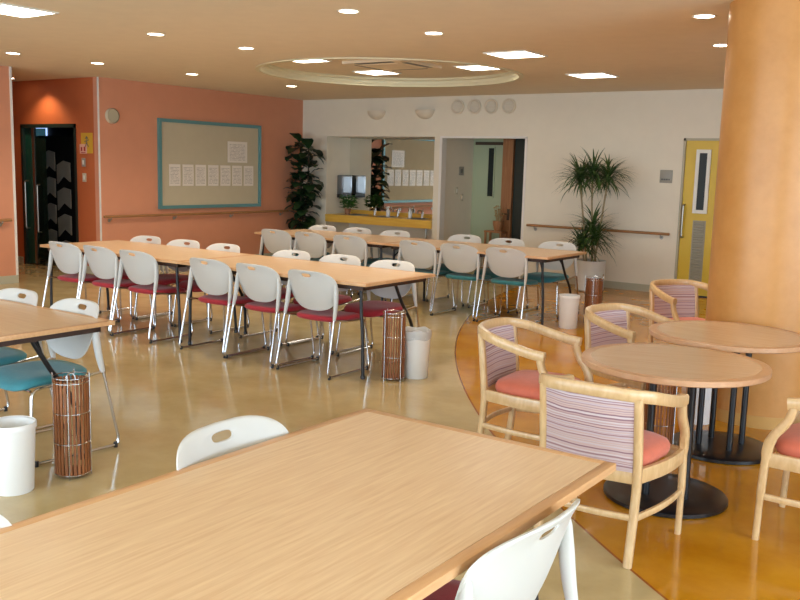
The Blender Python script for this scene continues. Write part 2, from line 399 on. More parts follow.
# baseboards
bb = MB(); h = .1
for x0, x1 in ((XL, ALX0), (ALX1, OPX0), (OPX1, DRX0-.05), (DRX1+.05, XR)): bb.box(x0, x1, YF-.012, YF, 0, h)
struct('baseboard_far', bb, M_base)
bb = MB(); bb.box(XL, XL+.012, YD, YF-.012, 0, h); struct('baseboard_left', bb, M_base)
bb = MB(); bb.box(XL, XL+.012, YB, YN, 0, h); struct('baseboard_near_left', bb, M_base)
bb = MB(); bb.box(XE, LDX0-.05, YD-.012, YD, 0, h); bb.box(LDX1+.05, XL-.1, YD-.012, YD, 0, h); struct('baseboard_recess', bb, M_base)
# corner guards
t = MB(); t.box(XL-.012, XL+.006, YN-.028, YN+.004, .0, ZC); struct('trim_1', t, M_guard)
t = MB(); t.box(XL-.008, XL+.005, YD-.005, YD+.018, .0, ZC); struct('trim_2', t, M_guard)
t = MB(); t.box(OPX0-.005, OPX0+.04, YF-.015, YF+.12, 0, OPZ); t.box(OPX1-.03, OPX1+.005, YF-.008, YF+.12, 0, OPZ); t.box(OPX0, OPX1, YF-.008, YF+.12, OPZ-.02, OPZ+.01); struct('trim_3', t, M_guard)

# pillar
PX, PY, PR = -1.425, 6.275, .385
p = MB(); p.lathe([(PR, .08), (PR, ZC)], 72, PX, PY); pl = obj('pillar', p, M_pillar); pl['kind'] = 'structure'
p = MB(); p.lathe([(PR+.004, 0), (PR+.004, .08)], 72, PX, PY); struct('pillar_base', p, plain('pillar_skirting', (196,150,84), .4), smooth=40)

# ---------------------------------------------------------------- doors
# door 1: dark green framed glass door in the recess
d = MB()
d.box(LDX0, LDX0+.05, YD-.015, YD+.1, 0, LDZ); d.box(LDX1-.04, LDX1, YD-.015, YD+.1, 0, LDZ); d.box(LDX0, LDX1, YD-.015, YD+.1, LDZ-.05, LDZ)
door1 = struct('door_1', d, plain('black_green_frame', (22,40,34), .5))
d = MB(); d.box(-12.41, -12.27, YD+.03, YD+.07, .02, LDZ-.05); obj('fixed_panel', d, M_green_dk, door1, None)
d = MB(); d.box(-12.255, -12.20, YD+.035, YD+.075, .02, LDZ-.05); obj('door_stile', d, M_alu, door1, None)
d = MB(); d.box(-12.20, -11.93, YD+.05, YD+.056, .1, LDZ-.06); obj('glass_pane', d, M_tintglass, door1, None)
d = MB(); d.tube(rounded([(-12.36,YD+.03,1.25),(-12.36,YD-.03,1.25),(-12.36,YD-.03,.55),(-12.36,YD+.03,.55)], .03), .012, 8); obj('door_handle', d, M_alu, door1)
d = MB(); d.tube(rounded([(-12.1,YD+.05,1.2),(-12.1,YD-.0,1.2),(-12.1,YD-.0,.5),(-12.1,YD+.05,.5)], .03), .012, 8); obj('door_handle', d, M_alu, door1)
# daylight seen through the lobby's high windows
d = MB(); d.box(-15.55, -15.2, 9.97, 9.995, 2.0, 2.2); struct('window_6', d, M_sky)
d = MB(); d.box(-14.26, -14.14, 9.97, 9.995, 2.0, 2.2); struct('window_7', d, M_sky)
# dark cloth with grey chevron patches
cl = thing('hanging_cloth', 'black hanging cloth with two columns of grey patches seen through the dark doorway', 'curtain', (-12.8, 8.6, 0))
m = MB(); m.box(-.55, .6, .01, .03, .15, 1.95); obj('cloth', m, M_cloth, cl, None)
def patch(x0, x1, zt):
    m = MB(); xm = (x0+x1)/2; hh = .30
    m.prism([(x0, zt-.07), (xm, zt+.0), (x1, zt-.03), (x1, zt-.03-hh), (xm, zt-hh+.06), (x0, zt-.07-hh)], 'y', -.012, .008)
    obj('patch', m, M_patch, cl, None)
for k in range(4): patch(-.42, -.10, 1.72-k*.42)
for k in range(4): patch(-.04, .30, 1.56-k*.42)

# door 2: pale green door at the end of the corridor, brown jamb, dark gap
d = MB(); d.box(-7.75, -7.17, 12.95, 12.99, .01, OPZ+.02)
door2 = struct('door_2', d, M_green_pale)
d = MB(); d.box(-7.45, -7.35, 12.938, 12.953, 1.17, 1.95); obj('slit_window', d, M_darkglass, door2, None)
d = MB()
for a, b_, z0, z1 in ((-7.47,-7.45,1.15,1.97), (-7.35,-7.33,1.15,1.97), (-7.47,-7.33,1.95,1.97), (-7.47,-7.33,1.15,1.17)): d.box(a, b_, 12.932, 12.952, z0, z1)
obj('slit_frame', d, M_green_pale, door2, None)
d = MB(); d.box(-7.17, -6.98, 12.9, 13.0, 0, OPZ+.02); obj('door_jamb', d, M_brown, door2, None)
d = MB(); d.box(-7.04, -7.0, 12.885, 12.9, .8, .98); d.tube([(-7.02,12.885,.9),(-7.02,12.85,.9),(-7.12,12.85,.9)], .01, 8); obj('door_handle', d, M_stem_dk, door2)
d = MB(); d.box(-7.7, -7.2, 12.92, 12.95, 2.0, 2.05); obj('door_closer', d, M_stem_dk, door2, None)
d = MB(); d.box(-6.98, OPX1, 12.96, 13.0, 0, OPZ+.02); struct('corridor_gap_shade', d, plain('dark_gap_shade', (40,46,36), .5))  # dark sheet across the open gap, its colour imitates the unlit room beyond
# small plant table with dried flowers in the corridor
pt = thing('plant_stand', 'small brown wooden stand in the corridor holding a basket of dried flowers', 'stand', (-7.1, 12.72, 0))
m = MB(); m.box(-.2, .12, -.1, .1, .60, .63); obj('top', m, M_brown, pt, None)
for x in (-.18, .1):
    for y in (-.08, .08):
        m = MB(); m.box(x-.015, x+.015, y-.015, y+.015, 0, .60); obj('leg', m, M_brown, pt, None)
fb = thing('flower_basket', 'brown basket of dried flowers on the corridor stand', 'basket', (-7.1, 12.72, .63))
m = MB(); m.lathe([(.06,0),(.085,.1),(.09,.16),(.08,.16),(.07,.03)], 20); obj('basket', m, M_brown, fb)
m = MB()
for k in range(26):
    a = random.uniform(0, 2*PI); rr = random.uniform(.01,.1); zz = random.uniform(.22,.40)
    p2 = Vector((rr*math.cos(a), rr*math.sin(a)*.6, zz)); m.tube([(0,0,.05), p2*.6+Vector((0,0,.03)), p2], .003, 4)
    m.lathe([(.002,p2.z-.012),(.016,p2.z),(.002,p2.z+.014)], 6, p2.x, p2.y)
obj('dried_flowers', m, M_dryflower, fb)
# wall plates in the corridor
for z, y, hh, lab in ((1.57, 12.58, .14, 'grey square switch plate, highest on the white corridor side wall'), (1.25, 12.45, .12, 'small pale switch plate, left of the pair on the corridor side wall'), (1.14, 12.62, .12, 'small pale switch plate below the grey plate in the corridor')):
    o = thing('switch_plate', lab, 'switch', (OPX0, y, z))
    m = MB(); m.box(0, .012, -.04 if hh < .13 else -.07, .04 if hh < .13 else .07, -hh/2, hh/2, c=.004); obj('plate', m, M_grey if hh > .13 else M_beige, o)
    m = MB(); m.box(.012, .02, -.015, .015, -.03, .03); obj('rocker', m, M_greydark if hh > .13 else M_white, o)

# door 3: yellow door with slit window, louvre and long pull handle
d = MB(); d.box(DRX0+.03, DRX1-.03, YF+.02, YF+.06, .02, DRZ-.03)
door3 = struct('door_3', d, M_yellow)
d = MB(); d.box(DRX0, DRX0+.03, YF-.01, YF+.1, 0, DRZ); d.box(DRX1-.03, DRX1, YF-.01, YF+.1, 0, DRZ); d.box(DRX0, DRX1, YF-.01, YF+.1, DRZ-.03, DRZ); obj('door_frame', d, plain('grey_door_frame', (176,166,140), .5), door3, None)
d = MB(); d.box(-3.71, -3.61, YF+.005, YF+.021, 1.15, 1.89); obj('slit_window', d, M_darkglass, door3, None)
d = MB()
for a, b_, z0, z1 in ((-3.755,-3.71,1.105,1.935), (-3.61,-3.565,1.105,1.935), (-3.71,-3.61,1.89,1.935), (-3.71,-3.61,1.105,1.15)): d.box(a, b_, YF-.004, YF+.021, z0, z1)
obj('slit_frame', d, M_white, door3, None)
d = MB(); d.box(-3.74, -3.57, YF+.012, YF+.021, .13, 1.01)
for k in range(26):
    z = .155+k*.033; d.add([(-3.725,YF+.018,z+.02),(-3.585,YF+.018,z+.02),(-3.585,YF-.004,z),(-3.725,YF-.004,z),(-3.725,YF+.018,z+.014),(-3.585,YF+.018,z+.014)], [(0,1,2,3),(3,2,5,4)])
obj('louvre', d, plain('grey_louvre', (160,152,132), .45), door3, None)
d = MB(); d.tube(rounded([(-3.865,YF+.02,1.21),(-3.865,YF-.045,1.21),(-3.865,YF-.045,.78),(-3.865,YF+.02,.78)], .02), .014, 8); obj('door_handle', d, M_alu, door3)
d = MB(); d.box(DRX0+.03, DRX1-.03, YF+.015, YF+.06, .0, .02); obj('door_gap_shade', d, M_black, door3, None)  # black strip standing in for the shade of the gap under the door

# sign plate beside the yellow door
o = thing('door_sign', 'grey square room sign on the cream wall beside the yellow door', 'sign', (-4.135, YF, 1.575))
m = MB(); m.box(-.085, .085, -.012, 0, -.085, .085, c=.004); obj('plate', m, M_grey, o)
m = MB()
for x, w_ in ((-.05,.022),(-.02,.022),(.012,.03),(.045,.018)): m.box(x-w_/2, x+w_/2, -.0135, -.012, -.05, -.03)
obj('lettering', m, M_greydark, o, None)

# ------------------------------------------------------- wall fittings
def handrail(lab, p0, p1, wall):       # along the wall, brackets to the wall
    o = thing('handrail', lab, 'handrail', ((p0[0]+p1[0])/2, (p0[1]+p1[1])/2, 0), 0, 'wooden handrails')
    c = Vector(o.location); a = Vector((*p0, .81)) - c; b_ = Vector((*p1, .81)) - c
    m = MB(); m.tube([a, b_], .019, 12); obj('rail', m, M_rail, o)
    n_ = Vector((-1,0,0)) if wall == 'x' else Vector((0,1,0))
    L = (b_-a).length; k = max(2, int(L/1.0)+1)
    for i in range(k):
        q = a.lerp(b_, (.12 + i*(L-.24)/(k-1))/L)
        m = MB(); m.tube(rounded([q, q+Vector((0,0,-.045)), q+Vector((0,0,-.055))+n_*.055], .02), .008, 6); m.tube([q+Vector((0,0,-.055))+n_*.048, q+Vector((0,0,-.055))+n_*.056], .025, 10)
        obj('bracket', m, M_alu, o)
handrail('brown wooden handrail on the orange wall below the notice board', (XL+.06, YD+.02), (XL+.06, 11.5), 'x')
handrail('short end of brown handrail on the orange wall at the left edge of the picture', (XL+.06, 3.2), (XL+.06, 6.40), 'x')
handrail('brown wooden handrail on the cream wall behind the spiky potted plant', (-6.15, YF-.06), (-4.02, YF-.06), 'y')

nb = thing('notice_board', 'large felt notice board with teal frame on the orange wall', 'notice board', (XL, 9.82, 1.555))
hw, hh = 1.035, .64
m = MB(); m.box(0, .02, -hw, hw, -hh, hh); obj('felt_panel', m, M_boardface, nb, None)
m = MB()
for y0, y1, z0, z1 in ((-hw-.02,-hw+.03,-hh-.02,hh+.02), (hw-.03,hw+.02,-hh-.02,hh+.02), (-hw+.03,hw-.03,hh-.03,hh+.02), (-hw+.03,hw-.03,-hh-.02,-hh+.03)): m.box(0, .045, y0, y1, z0, z1)
obj('frame', m, M_boardframe, nb, None)
ordn = ['first','second','third','fourth','fifth','sixth','seventh']
for k in range(7):
    yc = 9.065 + k*.256
    m = MB(); nseg = 6; vs = []
    for i in range(nseg+1):
        t_ = i/nseg; z = (t_-.5)*.32
        for sgn in (-1, 1): vs.append((.003 + .006*math.sin(t_*PI)*(.5+.5*math.sin(k*2.1)), sgn*.108, z))
    fs = [(2*i, 2*i+1, 2*i+3, 2*i+2) for i in range(nseg)]
    m.add([(x+.0015,y,z) for x,y,z in vs], fs); m.add([(x,y,z) for x,y,z in vs], fs)
    o = obj('paper_sheet', m, M_paper, None, 40, (XL+.021, yc, 1.395))
    tag(o, '%s white printed sheet from the left in the row of seven on the notice board' % ordn[k], 'paper', 'sheets pinned in a row')
m = MB(); m.box(0, .004, -.215, .215, -.165, .165); o = obj('paper_notice', m, M_paper, None, None, (XL+.021, 10.355, 1.77)); tag(o, 'large white printed notice pinned alone above the row of sheets', 'paper')

sp_ = thing('wall_speaker', 'round beige speaker high on the orange wall left of the notice board', 'speaker', (XL, 7.975, 2.195))
m = MB(); m.add(*(lambda n: ([(x, .105*rr*math.cos(2*PI*k/n), .105*rr*math.sin(2*PI*k/n)) for x, rr in ((0,1),(.035,1),(.05,.92)) for k in range(n)], [(i*n+k,i*n+(k+1)%n,(i+1)*n+(k+1)%n,(i+1)*n+k) for i in range(2) for k in range(n)]))(32)); obj('housing', m, M_beige, sp_)
m = MB(); m.add([(.045, .092*math.cos(2*PI*k/32), .092*math.sin(2*PI*k/32)) for k in range(32)]+[(.052,0,0)], [(k,(k+1)%32,32) for k in range(32)]); obj('grille', m, plain('speaker_grille', (178,166,140), .7), sp_)

# posters and switches beside the dark door
o = thing('yellow_poster', 'yellow poster with a sketched figure beside the dark doorway', 'poster', (-10.875, YD, 1.815))
m = MB(); m.box(-.13, .13, -.004, 0, -.14, .14); obj('sheet', m, M_posty, o, None)
m = MB(); m.tube([(-.03,-.006,.06),(.0,-.006,.09),(.03,-.006,.06)], .006, 4); m.tube([(0,-.006,.08),(0,-.006,.0),(-.04,-.006,-.06)], .006, 4); m.tube([(0,-.006,.0),(.045,-.006,-.05)], .006, 4); m.tube([(-.05,-.006,.02),(.05,-.006,.045)], .006, 4); obj('figure_sketch', m, M_greydark, o)
o = thing('pink_notice', 'small pink notice with two red marks overlapping the yellow poster', 'poster', (-10.955, YD-.0038, 1.735))
m = MB(); m.box(-.08, .08, -.003, 0, -.065, .065); obj('sheet', m, M_postp, o, None)
m = MB(); m.box(-.055, -.02, -.005, -.003, -.03, .025); m.box(.012, .05, -.005, -.003, -.03, .03); m.box(-.05, .05, -.005, -.003, -.055, -.045); obj('red_marks', m, M_redprint, o, None)
for x, z, mt, lab in ((-10.955, 1.55, M_grey, 'grey switch plate below the pink notice by the dark doorway'), (-10.945, 1.34, M_beige, 'beige switch plate lowest beside the dark doorway')):
    o = thing('switch_plate', lab, 'switch', (x, YD, z)); m = MB(); m.box(-.04, .04, -.012, 0, -.06, .06, c=.004); obj('plate', m, mt, o)
    m = MB(); m.box(-.015, .015, -.018, -.012, -.03, .03); obj('rocker', m, M_white, o)

# round vents and half-bowl wall lamps high on the far wall
for k, x in enumerate((-7.447, -7.15, -6.862, -6.561)):
    o = thing('round_vent', '%s round wall-coloured vent from the left in the row of four above the corridor opening' % ordn[k], 'vent', (x, YF, 2.54), 0, 'round vents above the opening')
    n = 28; prof = ((0,.112),(-.03,.112),(-.04,.10),(-.03,.085),(-.015,.078))
    m = MB(); m.add([(r_*math.cos(2*PI*k2/n), y, r_*math.sin(2*PI*k2/n)) for y, r_ in prof for k2 in range(n)], [(i*n+k2, i*n+(k2+1)%n, (i+1)*n+(k2+1)%n, (i+1)*n+k2) for i in range(len(prof)-1) for k2 in range(n)]); obj('rim', m, M_wallcap, o)
    m = MB()
    for z in range(-3, 4): 
        hw_ = math.sqrt(max(0, .078**2-(z*.022)**2)); m.box(-hw_, hw_, -.02, -.004, z*.022-.006, z*.022+.006)
    obj('louvre_face', m, M_wallcap, o, None)
for k, (x, lab) in enumerate(((-9.0, 'cream half-bowl wall lamp above the mirror, the left one'), (-8.05, 'cream half-bowl wall lamp above the mirror, the right one'))):
    o = thing('wall_lamp', lab, 'lamp', (x, YF, 2.47), 0, 'half-bowl lamps over the washbasins')
    m = MB(); nu, nv = 20, 8; vs = []
    for j in range(nv+1):
        ph = PI/2*j/nv
        for i in range(nu+1):
            th = PI*i/nu; rr = math.cos(ph)
            vs.append((.17*rr*math.cos(th), -.15*rr*math.sin(th), -.14*math.sin(ph)+.03))
    m.add(vs, [(j*(nu+1)+i, j*(nu+1)+i+1, (j+1)*(nu+1)+i+1, (j+1)*(nu+1)+i) for j in range(nv) for i in range(nu)])
    obj('bowl', m, M_wallcap, o)
    m = MB(); m.box(-.05, .05, -.03, 0, -.06, .02); obj('mount', m, M_wallcap, o, None)

# ----------------------------------------------------- washbasin alcove
o = thing('wall_mirror', 'wide frameless mirror behind the washbasin counter', 'mirror', ((ALX0+ALX1)/2, 12.58, 0))
m = MB(); hwm = (ALX1-ALX0)/2-.006; m.box(-hwm, hwm, -.012, -.001, .84, 2.082); obj('glass', m, M_mirror, o, None)
m = MB(); m.box(-hwm, hwm, -.02, -.001, 2.082, 2.088); obj('edge_strip', m, M_alu, o, None)
ct = thing('washbasin_counter', 'yellow wood washbasin counter in the alcove under the mirror', 'counter', ((ALX0+ALX1)/2, 12.25, 0))
hwc = (ALX1-ALX0)/2-.004
m = MB(); m.box(-hwc, hwc, -.34, .325, .735, .772); obj('worktop', m, M_counter, ct, None)
m = MB(); m.box(-hwc, hwc, -.335, -.30, .645, .735); obj('front_apron', m, M_counter, ct, None)
m = MB(); m.box(-hwc, hwc, .29, .318, .772, .838); obj('splashback', m, M_counter, ct, None)
for k, x in enumerate((-.62, 0.0, .62)):
    m = MB(); m.lathe([(.19,.774),(.18,.778),(.165,.774)], 28, x, -.02); m.lathe([(.165,.774),(.11,.7735)], 28, x, -.02); obj('basin_rim', m, M_pot, ct)
m = MB(); m.tube(rounded([(.75,.05,.70),(.75,.05,.42),(.75,.2,.36),(.75,.31,.36)], .06), .02, 8); obj('waste_pipe', m, M_alu, ct)
for k, x in enumerate((-9.35, -8.86, -8.36)):
    o = thing('faucet', '%s chrome faucet from the left on the washbasin counter' % ordn[k], 'faucet', (x, 12.40, .772), 0, 'faucets on the washbasin counter')
    m = MB(); m.lathe([(.025,0),(.022,.02),(.018,.1),(.014,.115)], 14); obj('body', m, M_chrome, o)
    m = MB(); m.tube(bez([(0,0,.09),(0,-.06,.13),(0,-.13,.12),(0,-.15,.08)], 6), .011, 8); obj('spout', m, M_chrome, o)
    m = MB(); m.tube([(0,.0,.115),(0,.03,.15)], .007, 6); obj('lever', m, M_chrome, o)
for x, lab in ((-8.92, 'white soap bottle on the counter left of the middle faucet'), (-8.47, 'white soap bottle on the counter left of the last faucet')):
    o = thing('soap_bottle', lab, 'bottle', (x, 12.2, .772), 0, 'soap bottles on the washbasin counter')
    m = MB(); m.lathe([(.03,0),(.033,.01),(.033,.10),(.02,.125),(.012,.13)], 16); obj('bottle', m, M_soap, o)
    m = MB(); m.lathe([(.013,.13),(.013,.145),(.005,.147),(.005,.17)], 10); m.tube([(0,0,.17),(0,-.04,.165)], .006, 6); obj('pump', m, M_soap, o)
def leafplant(mb, n, r0, zr, size, upz):
    for k in range(n):
        a = random.uniform(0, 2*PI); z = random.uniform(*zr); rr = random.uniform(.2, 1)*r0
        c = Vector((rr*math.cos(a), rr*math.sin(a), z)); d_ = Vector((math.cos(a), math.sin(a), random.uniform(-.4, .6))).normalized()
        s_ = d_.cross(Vector((0,0,1))).normalized(); L = size*random.uniform(.7, 1.2)
        mb.add([c, c+d_*L*.5+s_*L*.3+Vector((0,0,upz)), c+d_*L, c+d_*L*.5-s_*L*.3+Vector((0,0,upz))], [(0,1,2),(0,2,3)])
o = thing('potted_plant', 'small leafy green plant in a clay pot on the washbasin counter', 'plant', (-9.79, 12.2, .772))
m = MB(); m.lathe([(.045,0),(.058,.09),(.062,.1),(.05,.1),(.045,.08)], 18); obj('pot', m, M_clay, o)
m = MB(); leafplant(m, 140, .11, (.11,.30), .10, .012); obj('leaves', m, M_leaf_small, o, None)
m = MB()
for k in range(6):
    a = k*1.05; m.tube([(0,0,.07), (.05*math.cos(a), .05*math.sin(a), .2)], .003, 4)
obj('stems', m, M_leaf_small, o)
o = thing('towel_dispenser', 'shiny steel paper towel dispenser on the alcove side wall by the mirror', 'dispenser', (ALX0, 12.37, 1.05))
m = MB(); m.box(0, .11, -.14, .14, .06, .39, c=.008); obj('housing', m, M_dispenser, o)
m = MB(); m.box(.11, .114, -.10, .10, .09, .36); obj('cover', m, M_dispenser, o, None)
m = MB(); m.box(.0, .10, -.14, .14, 0, .06); obj('outlet', m, M_black, o, None)
m = MB(); m.add([(.06,-.07,.05),(.06,.07,.05),(.09,.07,-.02),(.09,-.07,-.02),(.062,-.07,.05),(.062,.07,.05),(.092,.07,-.02),(.092,-.07,-.02)], [(0,1,2,3),(7,6,5,4)]); obj('paper_towel', m, M_soap, o, None)

# -------------------------------------------------------------- ceiling
def downlight(x, y, lab, r=.068):
    o = thing('downlight', lab, 'ceiling light', (x, y, ZC), 0, 'round downlights')
    m = MB(); m.lathe([(r+.016,0),(r+.014,-.007),(r,-.004),(r,.0)], 28, capb=False, capt=False); obj('trim_ring', m, M_white, o)
    m = MB(); m.lathe([(r,-.0025),(.001,-.0025)], 28, capb=False, capt=False); obj('lens', m, M_lamp, o)
DL = [(-9.21,5.67,'round downlight in front of the recess with the dark doorway, near the left edge'),
 (-9.13,6.68,'round downlight just before the orange wall corner and the wall speaker'),
 (-6.54,5.40,'round downlight over the near table row, left of the picture centre'),
 (-9.0,8.0,'round downlight beside the notice board, over its left end'),
 (-8.89,9.75,'round downlight in the corner near the tall dark fig plant'),
 (-6.46,6.43,'round downlight just in front of the round ceiling recess'),
 (-4.23,5.24,'round downlight at the top edge of the picture, left of centre'),
 (-4.25,6.39,'round downlight at top centre, next one behind the topmost'),
 (-2.07,6.53,'round downlight nearest the orange pillar at the upper right'),
 (-2.37,8.01,'round downlight partly hidden behind the orange pillar')]
for x, y, lab in DL: downlight(x, y, lab)
downlight(-12.12, 7.385, 'downlight hidden in the recess ceiling above the dark door')
def panel(x, y, z, lab, s=.21):
    o = thing('ceiling_panel_light', lab, 'ceiling light', (x, y, z), 0, 'square ceiling lights')
    m = MB()
    for a in ((-s-.02,-s,-s-.02,s+.02), (s,s+.02,-s-.02,s+.02), (-s,s,-s-.02,-s), (-s,s,s,s+.02)): m.box(*a, -.012, .0)
    obj('frame', m, M_white, o, None)
    m = MB(); m.box(-s, s, -s, s, -.006, -.001); obj('lens', m, M_panel, o, None)
panel(-6.54, 4.05, ZC, 'square ceiling light in the top left corner of the picture')
panel(-4.27, 7.85, ZC, 'square ceiling light right of the round recess, the largest at centre')
panel(-4.35, 9.85, ZC, 'square ceiling light furthest right, in front of the cream wall')
panel(-7.12, 8.02, ZR, 'square ceiling light inside the round recess, at its left end')
panel(-7.15, 9.46, ZR, 'square ceiling light inside the round recess, at its far side')
panel(-5.62, 9.46, ZR, 'square ceiling light inside the round recess, at its right end')
o = thing('ceiling_air_conditioner', 'square ceiling air conditioner cassette with dark slots inside the round recess', 'air conditioner', (-6.38, 8.74, ZR))
m = MB(); m.prism([(-.42,-.42),(.42,-.42),(.42,.42),(-.42,.42)], 'z', -.035, -.0005); obj('cassette', m, M_ceil, o, None)
m = MB(); m.box(-.25, .25, -.25, .25, -.04, -.035); obj('intake_grille', m, M_ceil, o, None)
for a in ((-.26,.26,-.395,-.32), (-.26,.26,.34,.365), (-.365,-.34,-.26,.26), (.32,.395,-.26,.26)):
    m = MB(); m.box(*a, -.0375, -.034); obj('air_slot', m, M_black, o, None)

# ---------------------------------------------------------------- tables
TZ = .738
def make_table(name, label, L, W, group):
    """long side along x, origin at the middle of the floor footprint"""
    t = thing(name, label, 'table', (0,0,0), 0, group)
    bw = .035
    m = MB(); m.box(-L/2+bw, L/2-bw, -W/2+bw, W/2-bw, TZ-.028, TZ); obj('tabletop', m, M_top, t, None)
    m = MB()
    for a in ((-L/2,L/2,-W/2,-W/2+bw), (-L/2,L/2,W/2-bw,W/2), (-L/2,-L/2+bw,-W/2+bw,W/2-bw), (L/2-bw,L/2,-W/2+bw,W/2-bw)): m.box(*a, TZ-.024, TZ, c=.002)
    obj('edge_band', m, M_band, t)
    m = MB()
    for a in ((-L/2+.06,L/2-.06,-W/2+.05,-W/2+.08), (-L/2+.06,L/2-.06,W/2-.08,W/2-.05), (-L/2+.06,-L/2+.09,-W/2+.05,W/2-.05), (L/2-.09,L/2-.06,-W/2+.05,W/2-.05)): m.box(*a, TZ-.062, TZ-.028)
    obj('apron', m, M_under, t, None)
    for sx in (-1, 1):
        for sy in (-1, 1):
            m = MB(); x0 = sx*(L/2-.09); x1 = sx*(L/2-.06); y0, y1 = (W/2-.45, W/2-.19) if sy > 0 else (-W/2+.065, -W/2+.07)
            m.tube(bez([(x0,y0,TZ-.04),(x0+sx*.005,y0+(y1-y0)*.4,TZ-.22),(x1-sx*.01,y1-(y1-y0)*.13,.32),(x1,y1,.012)], 8), .0135, 10)
            lg = obj('leg', m, M_black, t)
            m = MB(); m.lathe([(.018,0),(.02,.02),(.014,.03)], 12, x1, y1); obj('foot_cap', m, M_black, lg)
            m = MB(); m.tube([(x0+sx*.003,y0+(y1-y0)*.25,TZ-.15),(x0-sx*.07,y0+.07,TZ-.04)], .008, 6); obj('brace', m, M_black, lg)
        m = MB(); xx = sx*(L/2-.11); m.tube([(xx,-W/2+.065,TZ-.06),(xx,W/2-.1,TZ-.06)], .011, 8); obj('cross_bar', m, M_black, t)
    return t
TL, TW = 2.053, .955
G = 'folding dining tables'
tb = make_table('folding_table', 'wooden folding table nearest the camera across the bottom of the picture', 2.053, .945, G)
tb.location = (-1.425, 2.49-2.053/2, 0); tb.rotation_euler = (0,0,-PI/2)
def place_table(x, y, lab): return dup(tb, (x, y, 0), 0, lab, G)
place_table(-4.0-TL/2, 3.01-TW/2, 'wooden folding table at the left edge with teal-seated chairs along its far side')
place_table(-4.0-TL/2, 5.205+TW/2, 'wooden folding table forming the near, right half of the middle row with red chairs')
place_table(-4.0-TL*1.5-.004, 5.205+TW/2, 'wooden folding table forming the far, left half of the middle row with red chairs')
place_table(-4.0-TL/2, 8.22+TW/2, 'wooden folding table forming the right half of the back row with teal chairs')
place_table(-4.0-TL*1.5-.004, 8.22+TW/2, 'wooden folding table forming the left half of the back row by the fig plant')

# ------------------------------------------------- plastic-backed chairs
def shell_mesh():
    m = MB(); n = 56; rings = 7
    zc = .684; hx, hz = .045, .013; zh = .768
    out = []
    for k in range(n):
        a = 2*PI*k/n; c, s_ = math.cos(a), math.sin(a)
        if s_ >= 0: x = .246*math.copysign(abs(c)**.52, c); z = zc + .122*s_**.72
        else: x = .246*math.copysign(abs(c)**.78, c); z = zc - .196*abs(s_)**.95
        out.append((x, z))
    inn = []
    for k in range(n):
        a = 2*PI*k/n; c, s_ = math.cos(a), math.sin(a)
        inn.append((hx*math.copysign(abs(c)**.6, c), zh + (hz*abs(s_)**.8 if s_ > 0 else -1.15*hz*abs(s_)**.9)))
    def Y(x, z):
        t = (z-.48)/.32
        y = -.165 - .105*t - .03*max(0,t-.75)**2*6 + .85*x*x
        return y
    th = .0075
    front = []; back = []
    for r in range(rings+1):
        w_ = r/rings
        for k in range(n):
            x = out[k][0]*(1-w_)+inn[k][0]*w_; z = out[k][1]*(1-w_)+inn[k][1]*w_
            e_ = th if 0 < r < rings else th*.45
            y = Y(x, z); front.append((x, y+e_, z)); back.append((x, y-e_, z))
    NV = len(front); vs = front+back; fs = []
    for r in range(rings):
        for k in range(n):
            l = (k+1) % n; a, b_, c, d_ = r*n+k, r*n+l, (r+1)*n+l, (r+1)*n+k
            fs += [(a,b_,c,d_), (NV+d_,NV+c,NV+b_,NV+a)]
    for k in range(n):
        l = (k+1) % n; fs.append((k, NV+k, NV+l, l)); q = rings*n; fs.append((q+l, NV+q+l, NV+q+k, q+k))
    m.add(vs, fs); return m
def make_chair(label, mat):
    t = thing('stacking_chair', label, 'chair')
    obj('backrest', shell_mesh(), M_shell, t, 60)
    for s_ in (-1, 1):
        m = MB(); m.tube(bez([(s_*.232,-.192,.71),(s_*.240,-.192,.63),(s_*.245,-.202,.54),(s_*.250,-.222,.44)], 5), [.011,.014,.016,.0175,.019,.020,.0205,.0205,.020,.0195,.019,.018,.017,.0155,.014,.013], 10, sx=.8, sy=1.1); up = obj('upright', m, M_shell, t, 60)
        # chrome sled: rear leg, runner, front leg, seat support back to the joint
        m = MB(); m.tube(rounded([(s_*.250,-.222,.45),(s_*.264,-.312,.013),(s_*.258,.215,.013),(s_*.225,.18,.40),(s_*.215,-.02,.408),(s_*.248,-.215,.44)], .05, 5), .0085, 8); fr_ = obj('sled_frame', m, M_chrome, t)
        for y in (-.285, .185):
            m = MB(); m.lathe([(.012,0),(.013,.015),(.012,.03)], 10, s_*(.2635 if y < 0 else .258), y); obj('glide', m, M_black, fr_)
    m = MB(); m.tube([(-.215,-.02,.405),(.215,-.02,.405)], .0075, 8); obj('cross_bar', m, M_chrome, t)
    m = MB(); m.tube([(-.225,.185,.395),(.225,.185,.395)], .0075, 8); obj('cross_bar', m, M_chrome, t)
    m = MB(); n = 40; vs = []
    prof = ((.0,.90,.410),(1,.94,.412),(1,1.0,.424),(1,1.0,.438),(1,.95,.452),(1,.75,.459),(1,.4,.457),(1,.0,.455))
    for q, sc, z in prof:
        for k in range(n):
            a = 2*PI*k/n; c, s2 = math.cos(a), math.sin(a)
            x = .222*sc*math.copysign(abs(c)**.55, c)*(1+.04*s2); y = .015 + .22*sc*math.copysign(abs(s2)**.55, s2)
            zz = z - .03*max(0, (y-.10)/.13)**2 + .02*max(0, -(y+.12)/.1)**2 - .008*(1-(x/.22)**2)*(1 if q else 0)
            vs.append((x, y, zz))
    fs = [(i*n+k, i*n+(k+1)%n, (i+1)*n+(k+1)%n, (i+1)*n+k) for i in range(len(prof)-1) for k in range(n)]; fs.append(list(range(n)))
    m.add(vs, fs); obj('seat', m, mat, t, 60)
    return t
used = {}
protos = {}
